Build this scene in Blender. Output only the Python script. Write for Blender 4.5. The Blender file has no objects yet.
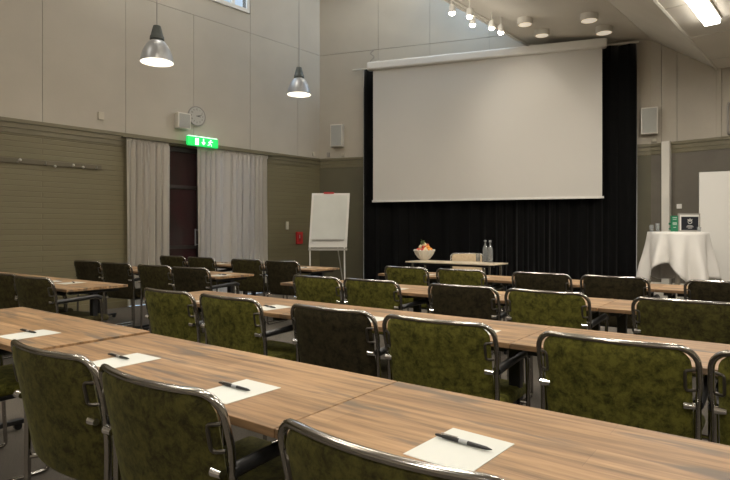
import bpy, bmesh, math, random
from mathutils import Vector, Matrix
random.seed(7)
PI = math.pi
C = bpy.context.scene.collection
H = 1.22                                     # eye height

# ------------------------------------------------------------------ materials
def new_mat(name):
    m = bpy.data.materials.new(name); m.use_nodes = True
    nt = m.node_tree; b = nt.nodes['Principled BSDF']
    return m, nt, b
def simple(name, col, rough=.6, metal=0, **kw):
    m, nt, b = new_mat(name)
    b.inputs['Base Color'].default_value = (*col, 1)
    b.inputs['Roughness'].default_value = rough
    b.inputs['Metallic'].default_value = metal
    for k, v in kw.items():
        b.inputs[k.replace('_', ' ')].default_value = v
    return m
def noisy(name, c1, c2, scale=8, rough=.7, bump=0, bscale=None, stretch=(1, 1, 1), detail=4, lo=.35, hi=.65):
    m, nt, b = new_mat(name); N = nt.nodes; L = nt.links
    tc = N.new('ShaderNodeTexCoord'); mp = N.new('ShaderNodeMapping'); mp.inputs['Scale'].default_value = stretch
    L.new(tc.outputs['Object'], mp.inputs['Vector'])
    n = N.new('ShaderNodeTexNoise'); n.inputs['Scale'].default_value = scale; n.inputs['Detail'].default_value = detail
    L.new(mp.outputs[0], n.inputs['Vector'])
    r = N.new('ShaderNodeValToRGB'); r.color_ramp.elements[0].color = (*c1, 1); r.color_ramp.elements[1].color = (*c2, 1)
    r.color_ramp.elements[0].position = lo; r.color_ramp.elements[1].position = hi
    L.new(n.outputs['Fac'], r.inputs[0]); L.new(r.outputs[0], b.inputs['Base Color'])
    b.inputs['Roughness'].default_value = rough
    if bump:
        n2 = N.new('ShaderNodeTexNoise'); n2.inputs['Scale'].default_value = bscale or scale*4
        L.new(mp.outputs[0], n2.inputs['Vector'])
        bp = N.new('ShaderNodeBump'); bp.inputs['Strength'].default_value = bump; bp.inputs['Distance'].default_value = .01
        L.new(n2.outputs['Fac'], bp.inputs['Height']); L.new(bp.outputs[0], b.inputs['Normal'])
    return m
def emit(name, col, s):
    m, nt, b = new_mat(name)
    b.inputs['Base Color'].default_value = (*col, 1)
    b.inputs['Emission Color'].default_value = (*col, 1); b.inputs['Emission Strength'].default_value = s
    return m

def wood_mat():
    m, nt, b = new_mat('oak_laminate'); N = nt.nodes; L = nt.links
    tc = N.new('ShaderNodeTexCoord'); oi = N.new('ShaderNodeObjectInfo')
    sh = N.new('ShaderNodeVectorMath'); sh.operation = 'MULTIPLY_ADD'
    cmb = N.new('ShaderNodeCombineXYZ'); L.new(oi.outputs['Random'], cmb.inputs[0]); L.new(oi.outputs['Random'], cmb.inputs[2])
    L.new(cmb.outputs[0], sh.inputs[0]); sh.inputs[1].default_value = (7, 7, 9); L.new(tc.outputs['Object'], sh.inputs[2])
    # planks run the length of the top
    br = N.new('ShaderNodeTexBrick'); br.offset = .37; br.inputs['Scale'].default_value = 1
    br.inputs['Brick Width'].default_value = .95; br.inputs['Row Height'].default_value = .115
    br.inputs['Mortar Size'].default_value = .0008; br.inputs['Mortar Smooth'].default_value = .3
    br.inputs['Color1'].default_value = (.30, .180, .086, 1); br.inputs['Color2'].default_value = (.42, .268, .142, 1); br.inputs['Mortar'].default_value = (.26, .16, .085, 1)
    L.new(sh.outputs[0], br.inputs['Vector'])
    mp = N.new('ShaderNodeMapping'); mp.inputs['Scale'].default_value = (1.5, 24, 24); L.new(sh.outputs[0], mp.inputs[0])
    n = N.new('ShaderNodeTexNoise'); n.inputs['Scale'].default_value = 1.6; n.inputs['Detail'].default_value = 7; n.inputs['Roughness'].default_value = .62
    L.new(mp.outputs[0], n.inputs['Vector'])
    r = N.new('ShaderNodeValToRGB'); r.color_ramp.elements[0].position = .3; r.color_ramp.elements[1].position = .7
    r.color_ramp.elements[0].color = (.38, .36, .34, 1); r.color_ramp.elements[1].color = (1.25, 1.23, 1.2, 1)
    L.new(n.outputs['Fac'], r.inputs[0])
    mx = N.new('ShaderNodeMix'); mx.data_type = 'RGBA'; mx.blend_type = 'MULTIPLY'; mx.inputs[0].default_value = 1
    L.new(br.outputs['Color'], mx.inputs[6]); L.new(r.outputs[0], mx.inputs[7])
    # grey weathered patches
    mp2 = N.new('ShaderNodeMapping'); mp2.inputs['Scale'].default_value = (2.2, 13, 13); L.new(sh.outputs[0], mp2.inputs[0])
    n2 = N.new('ShaderNodeTexNoise'); n2.inputs['Scale'].default_value = 1.3; n2.inputs['Detail'].default_value = 5
    L.new(mp2.outputs[0], n2.inputs['Vector'])
    r2 = N.new('ShaderNodeValToRGB'); r2.color_ramp.elements[0].position = .55; r2.color_ramp.elements[1].position = .66
    r2.color_ramp.elements[1].color = (.9, .9, .9, 1)
    L.new(n2.outputs['Fac'], r2.inputs[0])
    mx2 = N.new('ShaderNodeMix'); mx2.data_type = 'RGBA'; L.new(r2.outputs[0], mx2.inputs[0])
    L.new(mx.outputs[2], mx2.inputs[6]); mx2.inputs[7].default_value = (.12, .09, .064, 1)
    L.new(mx2.outputs[2], b.inputs['Base Color'])
    b.inputs['Roughness'].default_value = .5; b.inputs['Specular IOR Level'].default_value = .35
    return m

def velvet(name, dark, lite, sheen):
    m, nt, b = new_mat(name); N = nt.nodes; L = nt.links
    tc = N.new('ShaderNodeTexCoord'); oi = N.new('ShaderNodeObjectInfo')
    ad = N.new('ShaderNodeVectorMath'); ad.operation = 'ADD'
    sc = N.new('ShaderNodeVectorMath'); sc.operation = 'SCALE'; sc.inputs['Scale'].default_value = 13
    cmb = N.new('ShaderNodeCombineXYZ')
    for i in range(3): L.new(oi.outputs['Random'], cmb.inputs[i])
    L.new(cmb.outputs[0], sc.inputs[0]); L.new(sc.outputs[0], ad.inputs[0]); L.new(tc.outputs['Object'], ad.inputs[1])
    n = N.new('ShaderNodeTexNoise'); n.inputs['Scale'].default_value = 26; n.inputs['Detail'].default_value = 9; n.inputs['Roughness'].default_value = .78; n.inputs['Distortion'].default_value = .25
    L.new(ad.outputs[0], n.inputs['Vector'])
    r = N.new('ShaderNodeValToRGB'); r.color_ramp.elements[0].position = .38; r.color_ramp.elements[1].position = .60
    r.color_ramp.elements[0].color = (*dark, 1); r.color_ramp.elements[1].color = (*lite, 1)
    L.new(n.outputs['Fac'], r.inputs[0]); L.new(r.outputs[0], b.inputs['Base Color'])
    b.inputs['Roughness'].default_value = .9; b.inputs['Specular IOR Level'].default_value = .15
    b.inputs['Sheen Weight'].default_value = sheen; b.inputs['Sheen Roughness'].default_value = .4
    b.inputs['Sheen Tint'].default_value = (.75, .75, .35, 1)
    return m

def brick_mat():
    m, nt, b = new_mat('painted_brick'); N = nt.nodes; L = nt.links
    uv = N.new('ShaderNodeUVMap')
    br = N.new('ShaderNodeTexBrick'); br.inputs['Scale'].default_value = 1
    br.inputs['Brick Width'].default_value = 2.4; br.inputs['Row Height'].default_value = .077; br.inputs['Mortar Size'].default_value = .006; br.inputs['Mortar Smooth'].default_value = .8
    br.inputs['Color1'].default_value = (.142, .122, .062, 1); br.inputs['Color2'].default_value = (.155, .134, .070, 1); br.inputs['Mortar'].default_value = (.112, .096, .050, 1)
    L.new(uv.outputs[0], br.inputs['Vector']); L.new(br.outputs['Color'], b.inputs['Base Color'])
    inv = N.new('ShaderNodeMath'); inv.operation = 'SUBTRACT'; inv.inputs[0].default_value = 1; L.new(br.outputs['Fac'], inv.inputs[1])
    bp = N.new('ShaderNodeBump'); bp.inputs['Strength'].default_value = .6; bp.inputs['Distance'].default_value = .006
    L.new(inv.outputs[0], bp.inputs['Height']); L.new(bp.outputs[0], b.inputs['Normal'])
    b.inputs['Roughness'].default_value = .55
    return m

def sheer_mat():
    m, nt, b = new_mat('sheer_curtain'); N = nt.nodes; L = nt.links
    b.inputs['Base Color'].default_value = (.68, .63, .55, 1); b.inputs['Roughness'].default_value = .9
    tr = N.new('ShaderNodeBsdfTranslucent'); tr.inputs[0].default_value = (.6, .58, .54, 1)
    tp = N.new('ShaderNodeBsdfTransparent')
    m1 = N.new('ShaderNodeMixShader'); m1.inputs[0].default_value = .3; m2 = N.new('ShaderNodeMixShader'); m2.inputs[0].default_value = .12
    L.new(b.outputs[0], m1.inputs[1]); L.new(tr.outputs[0], m1.inputs[2]); L.new(m1.outputs[0], m2.inputs[1]); L.new(tp.outputs[0], m2.inputs[2])
    L.new(m2.outputs[0], N['Material Output'].inputs[0])
    return m
def pane_mat(name, a=.85, tint=(1, 1, 1), base=.05):
    m, nt, b = new_mat(name); N = nt.nodes; L = nt.links
    tp = N.new('ShaderNodeBsdfTransparent'); tp.inputs[0].default_value = (*tint, 1)
    b.inputs['Base Color'].default_value = (base, base, base, 1); b.inputs['Roughness'].default_value = .03
    mx = N.new('ShaderNodeMixShader'); mx.inputs[0].default_value = a
    L.new(b.outputs[0], mx.inputs[1]); L.new(tp.outputs[0], mx.inputs[2]); L.new(mx.outputs[0], N['Material Output'].inputs[0])
    return m

M = dict(
    wood=wood_mat(), brick=brick_mat(), sheer=sheer_mat(), pane=pane_mat('window_glass'), clear=pane_mat('clear_glass', .74, (.96, .98, .98), .42),
    edge=simple('oak_edge', (.36, .22, .11), .55),
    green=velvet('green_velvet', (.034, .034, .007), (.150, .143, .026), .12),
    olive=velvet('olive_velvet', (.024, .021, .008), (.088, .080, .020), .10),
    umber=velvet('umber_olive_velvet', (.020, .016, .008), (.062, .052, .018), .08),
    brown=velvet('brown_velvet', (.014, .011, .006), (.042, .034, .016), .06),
    beige=velvet('beige_fabric', (.50, .38, .24), (.60, .47, .31), .1),
    dchrome=simple('dull_bracket_steel', (.10, .09, .075), .35, .8),
    chrome=simple('chrome_tube', (.40, .385, .36), .17, 1),
    bolt=simple('polished_cap', (.9, .9, .92), .12, 1),
    blackm=simple('black_metal', (.012, .012, .013), .45),
    blackp=simple('black_plastic', (.012, .012, .012), .35),
    paper=noisy('note_paper', (.60, .61, .56), (.64, .65, .60), 3, .7),
    wallw=noisy('cream_wall_paint', (.43, .39, .32), (.465, .425, .35), 1.3, .7, .05, 30),
    groove=simple('panel_groove', (.16, .145, .12), .9),
    green_trim=noisy('olive_trim_paint', (.135, .117, .064), (.150, .130, .072), 2, .5),
    ceil=noisy('ceiling_paint', (.72, .68, .60), (.76, .72, .64), 1.5, .8, .05, 20),
    carpet=noisy('brown_grey_carpet', (.070, .061, .050), (.145, .126, .102), 160, .95, .5, 300),
    white=simple('white_paint', (.66, .63, .56), .5),
    lacquer=simple('white_lacquer', (.72, .70, .65), .35),
    clockface=simple('clock_face', (.45, .43, .38), .5),
    screen=simple('screen_fabric', (.60, .575, .525), .85),
    blackc=simple('black_curtain_velvet', (.0035, .0035, .0035), .9, 0, Specular_IOR_Level=.1, Sheen_Weight=1.0, Sheen_Roughness=.28),
    speaker=noisy('speaker_grille', (.34, .34, .31), (.40, .40, .36), 120, .7),
    alu=simple('brushed_aluminium', (.36, .37, .38), .38, .45),
    dgreen=simple('cap_grey_green', (.06, .07, .065), .5),
    lamp_in=emit('lamp_inner_glow', (1, .95, .85), .8),
    tube_light=emit('fluorescent_diffuser', (1, .94, .84), 12),
    spot=emit('spot_bulb', (1, .93, .8), 26),
    down=emit('downlight_glow', (1, .88, .70), .5),
    exitg=emit('exit_green', (.01, .55, .10), 1.2),
    exitw=emit('exit_white', (.75, 1, .85), 1.5),
    doorf=simple('dark_door_frame', (.020, .014, .011), .4),
    doorg=noisy('dark_door_glass', (.022, .014, .013), (.042, .010, .013), .9, .12),
    red=simple('alarm_red', (.45, .02, .02), .45),
    cloth=simple('white_tablecloth_cloth', (.66, .635, .59), .85),
    ceramic=simple('white_ceramic', (.72, .68, .60), .3),
    orange=noisy('orange_peel', (.75, .27, .04), (.85, .36, .06), 30, .5, .3, 90),
    apple=noisy('apple_skin', (.50, .04, .03), (.62, .18, .06), 6, .35),
    pear=noisy('pale_fruit_skin', (.72, .60, .34), (.80, .72, .50), 6, .5),
    leaf=simple('grape_green', (.09, .14, .03), .5),
    sgreen=simple('sign_green', (.01, .16, .075), .5),
    navy=simple('poster_black', (.010, .012, .018), .4),
    grey=simple('grey_plastic', (.30, .28, .25), .5),
    ink=simple('ink_black', (.02, .02, .02), .5),
    socket=simple('cream_plastic', (.50, .46, .36), .5),
    water=simple('water', (.8, .85, .85), .05),
    cardboard=noisy('glass_haze', (.4, .4, .4), (.5, .5, .5), 3, .3),
)
M['chip'] = simple('grey_ceiling_panel', (.62, .56, .45), .8)

# ------------------------------------------------------------------ mesh helpers
def B(): return bmesh.new()
def box(bm, x0, x1, y0, y1, z0, z1, mat=None):
    vs = [bm.verts.new(p) for p in ((x0,y0,z0),(x1,y0,z0),(x1,y1,z0),(x0,y1,z0),(x0,y0,z1),(x1,y0,z1),(x1,y1,z1),(x0,y1,z1))]
    if mat is not None:
        for v in vs: v.co = mat @ v.co
    for f in ((3,2,1,0),(4,5,6,7),(0,1,5,4),(1,2,6,5),(2,3,7,6),(3,0,4,7)): bm.faces.new([vs[i] for i in f])
    return vs
def quadprism(bm, poly, z0, z1):
    lo = [bm.verts.new((p[0], p[1], z0)) for p in poly]; hi = [bm.verts.new((p[0], p[1], z1)) for p in poly]
    n = len(poly); bm.faces.new(lo[::-1]); bm.faces.new(hi)
    for i in range(n): bm.faces.new((lo[i], lo[(i+1) % n], hi[(i+1) % n], hi[i]))
def tube(bm, pts, r, seg=8, closed=False, caps=True):
    P = [Vector(p) for p in pts]; n = len(P); rings = []
    up = None
    for i in range(n):
        if closed: t = (P[(i+1) % n]-P[i-1]).normalized()
        elif i == 0: t = (P[1]-P[0]).normalized()
        elif i == n-1: t = (P[-1]-P[-2]).normalized()
        else: t = ((P[i+1]-P[i]).normalized()+(P[i]-P[i-1]).normalized()).normalized()
        if up is None:
            up = Vector((0, 0, 1)) if abs(t.z) < .9 else Vector((1, 0, 0))
        u = (up-t*up.dot(t)).normalized(); w = t.cross(u); up = u
        rr = r[i] if isinstance(r, (list, tuple)) else r
        rings.append([bm.verts.new(P[i]+rr*(math.cos(2*PI*k/seg)*u+math.sin(2*PI*k/seg)*w)) for k in range(seg)])
    m = n if closed else n-1
    for i in range(m):
        a, b = rings[i], rings[(i+1) % n]
        for k in range(seg): bm.faces.new((a[k], a[(k+1) % seg], b[(k+1) % seg], b[k]))
    if caps and not closed:
        bm.faces.new(rings[0][::-1]); bm.faces.new(rings[-1])
def fillet(pts, rad, n=5):
    P = [Vector(p) for p in pts]; out = [P[0]]
    for i in range(1, len(P)-1):
        a = (P[i-1]-P[i]); b = (P[i+1]-P[i]); d = min(rad, a.length*.49, b.length*.49)
        p0 = P[i]+a.normalized()*d; p2 = P[i]+b.normalized()*d
        for k in range(n+1):
            t = k/n; out.append(p0*(1-t)**2+P[i]*2*t*(1-t)+p2*t*t)
    out.append(P[-1]); return out
def lathe(bm, prof, seg=24, loc=(0, 0, 0), cap0=True, cap1=False):
    rings = []
    for r, z in prof:
        rings.append([bm.verts.new((loc[0]+r*math.cos(2*PI*k/seg), loc[1]+r*math.sin(2*PI*k/seg), loc[2]+z)) for k in range(seg)])
    for a, b in zip(rings, rings[1:]):
        for k in range(seg): bm.faces.new((a[k], a[(k+1) % seg], b[(k+1) % seg], b[k]))
    if cap0: bm.faces.new(rings[0][::-1])
    if cap1: bm.faces.new(rings[-1])
def obj(name, bm, mat, parent=None, loc=None, rz=0, smooth=False, bevel=0, recalc=True):
    if recalc: bmesh.ops.recalc_face_normals(bm, faces=bm.faces)
    me = bpy.data.meshes.new(name); bm.to_mesh(me); bm.free()
    if smooth:
        for p in me.polygons: p.use_smooth = True
    o = bpy.data.objects.new(name, me); C.objects.link(o); me.materials.append(M[mat] if isinstance(mat, str) else mat)
    if parent: o.parent = parent
    if loc is not None: o.location = loc
    o.rotation_euler[2] = rz
    if bevel:
        md = o.modifiers.new('bevel', 'BEVEL'); md.width = bevel; md.segments = 2; md.limit_method = 'ANGLE'; md.angle_limit = .7
    if smooth:
        try:
            md = o.modifiers.new('edges', 'EDGE_SPLIT'); md.split_angle = .75
        except Exception: pass
    return o
def tag(o, label, cat, group=None):
    o['label'] = label; o['category'] = cat
    if group: o['group'] = group
    return o
def thing(name, label, cat, loc=(0, 0, 0), rz=0, group=None):
    o = bpy.data.objects.new(name, None); o.empty_display_size = .1; C.objects.link(o)
    o.location = loc; o.rotation_euler[2] = rz
    return tag(o, label, cat, group)
def struct(name, bm, mat, **k):
    o = obj(name, bm, mat, **k)
    if not k.get('parent'): o['kind'] = 'structure'
    return o
def kids(o): return [c for c in C.objects if c.parent == o]
def copy_tree(o, parent=None, swap=None):
    c = o.copy()
    C.objects.link(c)
    if parent: c.parent = parent
    for ch in kids(o): copy_tree(ch, c)
    return c
def text_bm(bm, s, size, place):
    """letters as mesh; place(x, z) -> world/local Vector of a point of the flat lettering"""
    cu = bpy.data.curves.new('lettering', 'FONT'); cu.body = s; cu.size = size; cu.align_x = 'CENTER'; cu.align_y = 'CENTER'
    t = bpy.data.objects.new('lettering', cu); C.objects.link(t)
    bpy.context.view_layer.update()
    me = t.evaluated_get(bpy.context.evaluated_depsgraph_get()).to_mesh()
    vs = [bm.verts.new(place(v.co.x, v.co.y)) for v in me.vertices]
    for p in me.polygons:
        try: bm.faces.new([vs[i] for i in p.vertices])
        except ValueError: pass
    t.evaluated_get(bpy.context.evaluated_depsgraph_get()).to_mesh_clear()
    bpy.data.objects.remove(t); bpy.data.curves.remove(cu)

# ------------------------------------------------------------------ room plan
U = Vector((.664, .748, 0)); V = Vector((.748, -.664, 0))     # along / across the left wall
def uv(u, v, z=0): p = U*u+V*v; return Vector((p.x, p.y, z))
L0 = Vector((-3.83, 8.93, 0)); C0 = Vector((-.975, 12.14, 0)); C1 = Vector((5.127, 10.04, 0))
DR = Vector((.719, -.695, 0)).normalized()
C2 = C1+DR*7.03
VL = -8.79; VR = C2.dot(V)/V.length_squared; UR = -4.5
P_LR = uv(UR, VL); P_RR = uv(UR, VR)
DB = (C1-C0).normalized()
ZW = 2.77                                   # top of the dark wall base
Z_HI = 7.2
def frame2(o, d):                            # local x along wall, y out into the room, z up
    d = d.normalized(); n = Vector((d.y, -d.x, 0))
    return Matrix(((d.x, n.x, 0, o.x), (d.y, n.y, 0, o.y), (0, 0, 1, 0), (0, 0, 0, 1)))
FL = frame2(L0, U)                           # left wall; s=0 at L0
FB = frame2(C0, DB)
FR = frame2(C1, DR)
LS0 = (P_LR-L0).dot(U)/U.length; LS1 = (C0-L0).length
LB = (C1-C0).length; LRr = 7.03
def wall_uv(o, F):
    me = o.data; lay = me.uv_layers.new(name='UVMap'); Fi = F.inverted()
    for lp in me.loops:
        p = Fi @ me.vertices[lp.vertex_index].co; lay.data[lp.index].uv = (p.x, p.z)

# floor
bm = B(); poly = [P_LR, P_RR, C2, C1, C0]
quadprism(bm, [(p.x, p.y) for p in poly], -.1, 0); struct('floor', bm, 'carpet')

# left wall: brick base with a doorway, panelled upper wall with a high window
DO0, DO1, DZ = .06, 2.74, 2.67               # opening behind the curtains
bm = B()
box(bm, LS0, DO0, -.12, 0, 0, ZW-.2, FL); box(bm, DO1, LS1+.02, -.12, 0, 0, ZW-.2, FL); box(bm, DO0, DO1, -.12, 0, DZ, ZW-.06, FL)
o = struct('wall_left', bm, 'brick'); wall_uv(o, FL)
bm = B(); W0, W1, WZ0, WZ1 = -.02, 2.36, 5.45, 6.6
box(bm, LS0, W0, -.12, -.02, ZW, Z_HI, FL); box(bm, W1, LS1+.08, -.12, -.02, ZW, Z_HI, FL); box(bm, W0, W1, -.12, -.02, ZW, WZ0, FL); box(bm, W0, W1, -.12, -.02, WZ1, Z_HI, FL)
base = struct('wall_left_upper', bm, 'groove')
def panels(name, F, cuts, zc, off=-.012, holes=(), mat='wallw', par=None):
    bm = B(); g = .003
    for a, b in zip(cuts, cuts[1:]):
        for z0, z1 in zip(zc, zc[1:]):
            if any(a >= h[0]-.01 and b <= h[1]+.01 and z0 >= h[2]-.01 and z1 <= h[3]+.01 for h in holes): continue
            box(bm, a+g, b-g, -.02, off, z0+g, z1-g, F)
    return obj(name, bm, mat, par)
cl = [LS0]; s = .056-1.22*12
while s < LS1-.3:
    if s > LS0+.2: cl.append(s)
    s += 1.217
cl.append(LS1+.03)
bm = B(); g = .003
for a, b in zip(cl, cl[1:]):
    box(bm, a+g, b-g, -.02, -.010, ZW, 5.015, FL)
box(bm, LS0, W0-.16, -.02, -.010, 5.021, Z_HI, FL)
box(bm, W1+.1, LS1+.03, -.02, -.010, 5.021, Z_HI, FL)
box(bm, W0-.154, W1+.094, -.02, -.010, 5.021, WZ0-.07, FL); box(bm, W0-.154, W1+.094, -.02, -.010, WZ1+.07, Z_HI, FL)
obj('panel_boards', bm, 'wallw', base)
# window
bm = B()
box(bm, W0-.06, W1+.06, -.13, .02, WZ0-.07, WZ0, FL); box(bm, W0-.06, W1+.06, -.13, .02, WZ1, WZ1+.07, FL)
box(bm, W0-.06, W0, -.13, .02, WZ0, WZ1, FL); box(bm, W1, W1+.06, -.13, .02, WZ0, WZ1, FL)
for s in (.6, 1.2, 2.09): box(bm, s-.035, s+.035, -.10, -.04, WZ0, WZ1, FL)
wf = struct('window_1', bm, 'white')
bm = B(); box(bm, W0, W1, -.08, -.074, WZ0, WZ1, FL); obj('pane', bm, 'pane', wf)
# trim over the brick
def trims(F, a, b, name,  strips=((ZW-.2, ZW-.13, .012), (ZW-.13, ZW-.055, .022), (ZW-.055, ZW, .04))):
    bm = B()
    for z0, z1, t in strips: box(bm, a, b, -.02, t, z0+.004, z1, F)
    box(bm, a, b, -.12, .004, ZW-.2, ZW, F)
    return struct(name, bm, 'green_trim')
trims(FL, LS0, DO0, 'trim_1'); trims(FL, DO1, LS1+.02, 'trim_10')
bm = B(); box(bm, DO0, DO1, -.12, .022, 2.672, ZW-.055, FL); box(bm, DO0, DO1, -.12, .04, ZW-.051, ZW, FL); struct('trim_11', bm, 'green_trim')
# doorway
bm = B()
box(bm, DO0, DO1, -.16, -.10, DZ-.08, DZ, FL)
for s in (DO0, .70, 1.36, 2.05, DO1-.07): box(bm, s, s+.07, -.16, -.08, 0, DZ, FL)
for z in (0, .9, 1.95):
    box(bm, DO0, DO1, -.155, -.10, z, z+.06, FL)
d1 = struct('door_1', bm, 'doorf')
bm = B(); box(bm, DO0, 1.40, -.150, -.135, 0, DZ, FL); obj('pane', bm, 'doorg', d1)
bm = B(); box(bm, 1.40, DO1, -.145, -.138, 0, DZ, FL); obj('pane', bm, pane_mat('tinted_door_glass', .8, (.45, .48, .52)), d1)
bm = B(); tube(bm, [FL @ Vector((1.30, -.06, .95)), FL @ Vector((1.30, -.06, 1.25))], .012); 
for z in (.97, 1.23): tube(bm, [FL @ Vector((1.30, -.06, z)), FL @ Vector((1.38, -.09, z))], .008)
obj('door_handle', bm, 'alu', d1, smooth=True)

# back wall behind the screen, and the angled wall to its right
bm = B(); box(bm, -.05, LB+.05, -.12, 0, 0, ZW-.2, FB); o = struct('wall_back', bm, noisy('smooth_olive_paint', (.082, .074, .042), (.096, .086, .048), 2, .6))
bm = B(); box(bm, -.08, LB+.08, -.12, -.02, ZW, Z_HI, FB); base = struct('wall_back_upper', bm, 'groove')
bm = B(); cb = [-.02, 1.32, 2.42, 3.6, 4.7, 5.9, LB+.03]
for a, b in zip(cb, cb[1:]):
    box(bm, a+g, b-g, -.02, -.010, ZW, 5.005, FB); box(bm, a+g, b-g, -.02, -.010, 5.013, Z_HI, FB)
obj('panel_boards', bm, 'wallw', base)
trims(FB, -.02, LB+.02, 'trim_2')
bm = B(); box(bm, 0, LRr, -.12, 0, 0, ZW-.2, FR); struct('wall_right_of_stage', bm, noisy('taupe_paint', (.105, .092, .070), (.125, .110, .082), 2, .6))
bm = B(); box(bm, -.08, LRr+.05, -.12, -.02, ZW, Z_HI, FR); base = struct('wall_right_of_stage_upper', bm, 'groove')
bm = B(); cr = [-.03, .17, .42, 1.02, 1.6, 2.8, 4, 5.2, LRr]
for a, b in zip(cr, cr[1:]): box(bm, a+g, b-g, -.02, -.010, ZW, 4.75, FR)
obj('panel_boards', bm, 'wallw', base)
trims(FR, -.02, LRr, 'trim_3')
bm = B(); box(bm, 0, .19, 0, .02, 0, .30, FR); box(bm, .35, LRr, 0, .02, 0, .30, FR); struct('baseboard_right', bm, 'white', bevel=.004)
bm = B(); box(bm, 0, LB, 0, .015, 0, .10, FB); struct('baseboard_back', bm, 'green_trim')
bm = B(); box(bm, LS0, DO0-.05, 0, .015, 0, .10, FL); box(bm, DO1+.05, LS1, 0, .015, 0, .10, FL); struct('baseboard_left', bm, 'green_trim')
# walls behind the viewer
FRW = frame2(C2, -U); FRR = frame2(P_RR, -V)
bm = B(); box(bm, 0, (C2-P_RR).length, -.12, 0, 0, Z_HI, FRW); struct('wall_right', bm, 'wallw')
bm = B(); box(bm, 0, (P_RR-P_LR).length, -.12, 0, 0, Z_HI, FRR); struct('wall_rear', bm, 'wallw')
# pilaster
bm = B(); box(bm, .205, .335, 0, .12, 0, ZW+.01, FR); struct('trim_4', bm, 'white', bevel=.006)
bm = B(); box(bm, 1.02, 1.09, -.02, .01, ZW, 4.0, FR); struct('trim_5', bm, 'wallw', bevel=.004)

# ceilings
VE, VA, VB = -4.81, -2.83, -1.81
ZE, ZA, ZB = 4.80, 4.64, 3.91
UF = 13.4
def ceil_slab(bm, v0, z0, v1, z1, th=.1):
    pts = []
    for dz in (0, th):
        pts += [uv(UR, v0, z0+dz), uv(UR, v1, z1+dz), uv(UF, v1, z1+dz), uv(UF, v0, z0+dz)]
    vs = [bm.verts.new(p) for p in pts]
    for f in ((3,2,1,0),(4,5,6,7),(0,1,5,4),(1,2,6,5),(2,3,7,6),(3,0,4,7)): bm.faces.new([vs[i] for i in f])
bm = B(); ceil_slab(bm, VE, ZE, VA, ZA); struct('ceiling', bm, 'ceil')
bm = B(); ceil_slab(bm, VA, ZA, VB, ZB); struct('ceiling_slope', bm, 'ceil')
bm = B(); ceil_slab(bm, VB, ZB, VR+.1, ZB); struct('ceiling_right', bm, 'ceil')
bm = B(); ceil_slab(bm, VL-.1, Z_HI, VE+.1, Z_HI); struct('ceiling_high', bm, 'ceil')
# bulkhead above the lower ceiling edge
FH = frame2(uv(UR, VE), U)
bm = B(); box(bm, 0, UF-UR, -.0, .12, ZE, Z_HI, FH); struct('wall_bulkhead', bm, 'wallw')
bm = B(); box(bm, 0, 13.3-UR, -.02, .04, ZE-.035, ZE+.01, FH); struct('trim_6', bm, 'white')
bm = B()                                     # battens on the right-hand ceiling
for v, z in ((VB, ZB),): tube(bm, [uv(UR+.1, v, z-.005), uv(10.9, v, z-.005)], .022, 6)
struct('trim_7', bm, 'white')
bm = B()
for u in (10.2, 8.85, 7.5, 6.1, 4.5, 3, 1.5, 0): 
    p, q = uv(u, VB+.02, ZB-.004), uv(u, VR-.1, ZB-.004); tube(bm, [p, q], .008, 6)
struct('trim_8', bm, 'white')
bm = B(); tube(bm, [uv(UR+.1, VA, ZA-.002), uv(11.0, VA, ZA-.002)], .006, 6); struct('trim_9', bm, 'ceil')

# ------------------------------------------------------------------ table rows
TX = Vector((.7986, -.6019, 0)); TY = Vector((.6019, .7986, 0)); TR = math.atan2(TX.y, TX.x)
def T(x, y, z=0): p = TX*x+TY*y; return Vector((p.x, p.y, z))
TZ = .73; TD = .55; TL = 1.42
def make_table():
    t = thing('conference_table', '', 'table')
    bm = B(); box(bm, 0, TL-.0035, 0, TD, TZ-.024, TZ); obj('tabletop', bm, 'wood', t, bevel=.002)
    for sx in (.085, TL-.085):
        bm = B(); box(bm, sx-.028, sx+.028, TD*.5-.022, TD*.5+.022, .05, TZ-.05); lg = obj('leg', bm, 'blackm', t, bevel=.004)
        bm = B(); box(bm, sx-.02, sx+.02, .03, TD-.03, .035, .065); obj('foot', bm, 'blackm', t, bevel=.006)
        bm = B(); box(bm, sx-.03, sx+.03, .06, TD-.06, TZ-.054, TZ-.024); obj('support_bar', bm, 'blackm', t)
        for y in (.06, TD-.06):
            bm = B(); bmesh.ops.create_cone(bm, cap_ends=True, segments=14, radius1=.022, radius2=.022, depth=.022, matrix=Matrix.Translation((sx, y, .022)) @ Matrix.Rotation(PI/2, 4, 'Y')); obj('caster', bm, 'blackp', t, smooth=True)
    bm = B(); box(bm, .13, TL-.13, TD*.5-.02, TD*.5+.02, TZ-.075, TZ-.035); obj('crossbar', bm, 'blackm', t)
    return t
tab0 = make_table(); tused = [False]
def put_table(x, y, rot, label, group):
    o = tab0 if not tused[0] else copy_tree(tab0)
    tused[0] = True
    o.location = T(x, y); o.scale = (1, 1, 1); o.rotation_euler[2] = TR+rot; o['label'] = label; o['group'] = group
    return o
G_R = 'conference tables of the right-hand block'; G_L = 'conference tables of the left-hand block'
ROWY = [.97, 2.32, 3.72, 5.18]
rown = ['nearest row', 'second row', 'third row', 'fourth row']
posn = ['left-hand', 'second', 'right-hand']
for i, y in enumerate(ROWY):
    x0 = [-3.85, -3.80, -3.80, -3.72][i]
    for k in range(3):
        o = put_table(x0+k*TL, y, 0, 'oak conference table on black legs, %s one in the %s of the right-hand block' % (posn[k], rown[i]), G_R)
        if i == 0 and k == 0: o.scale.z = 1.013
LY = [2.22, 3.74, 5.15]; LXE = [-4.83, -4.84, -4.76]; lrot = math.radians(1.5)
rl = ['front left row', 'middle left row', 'rear left row']
LT = []                                      # (pivot right-near corner, rotation)
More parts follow.
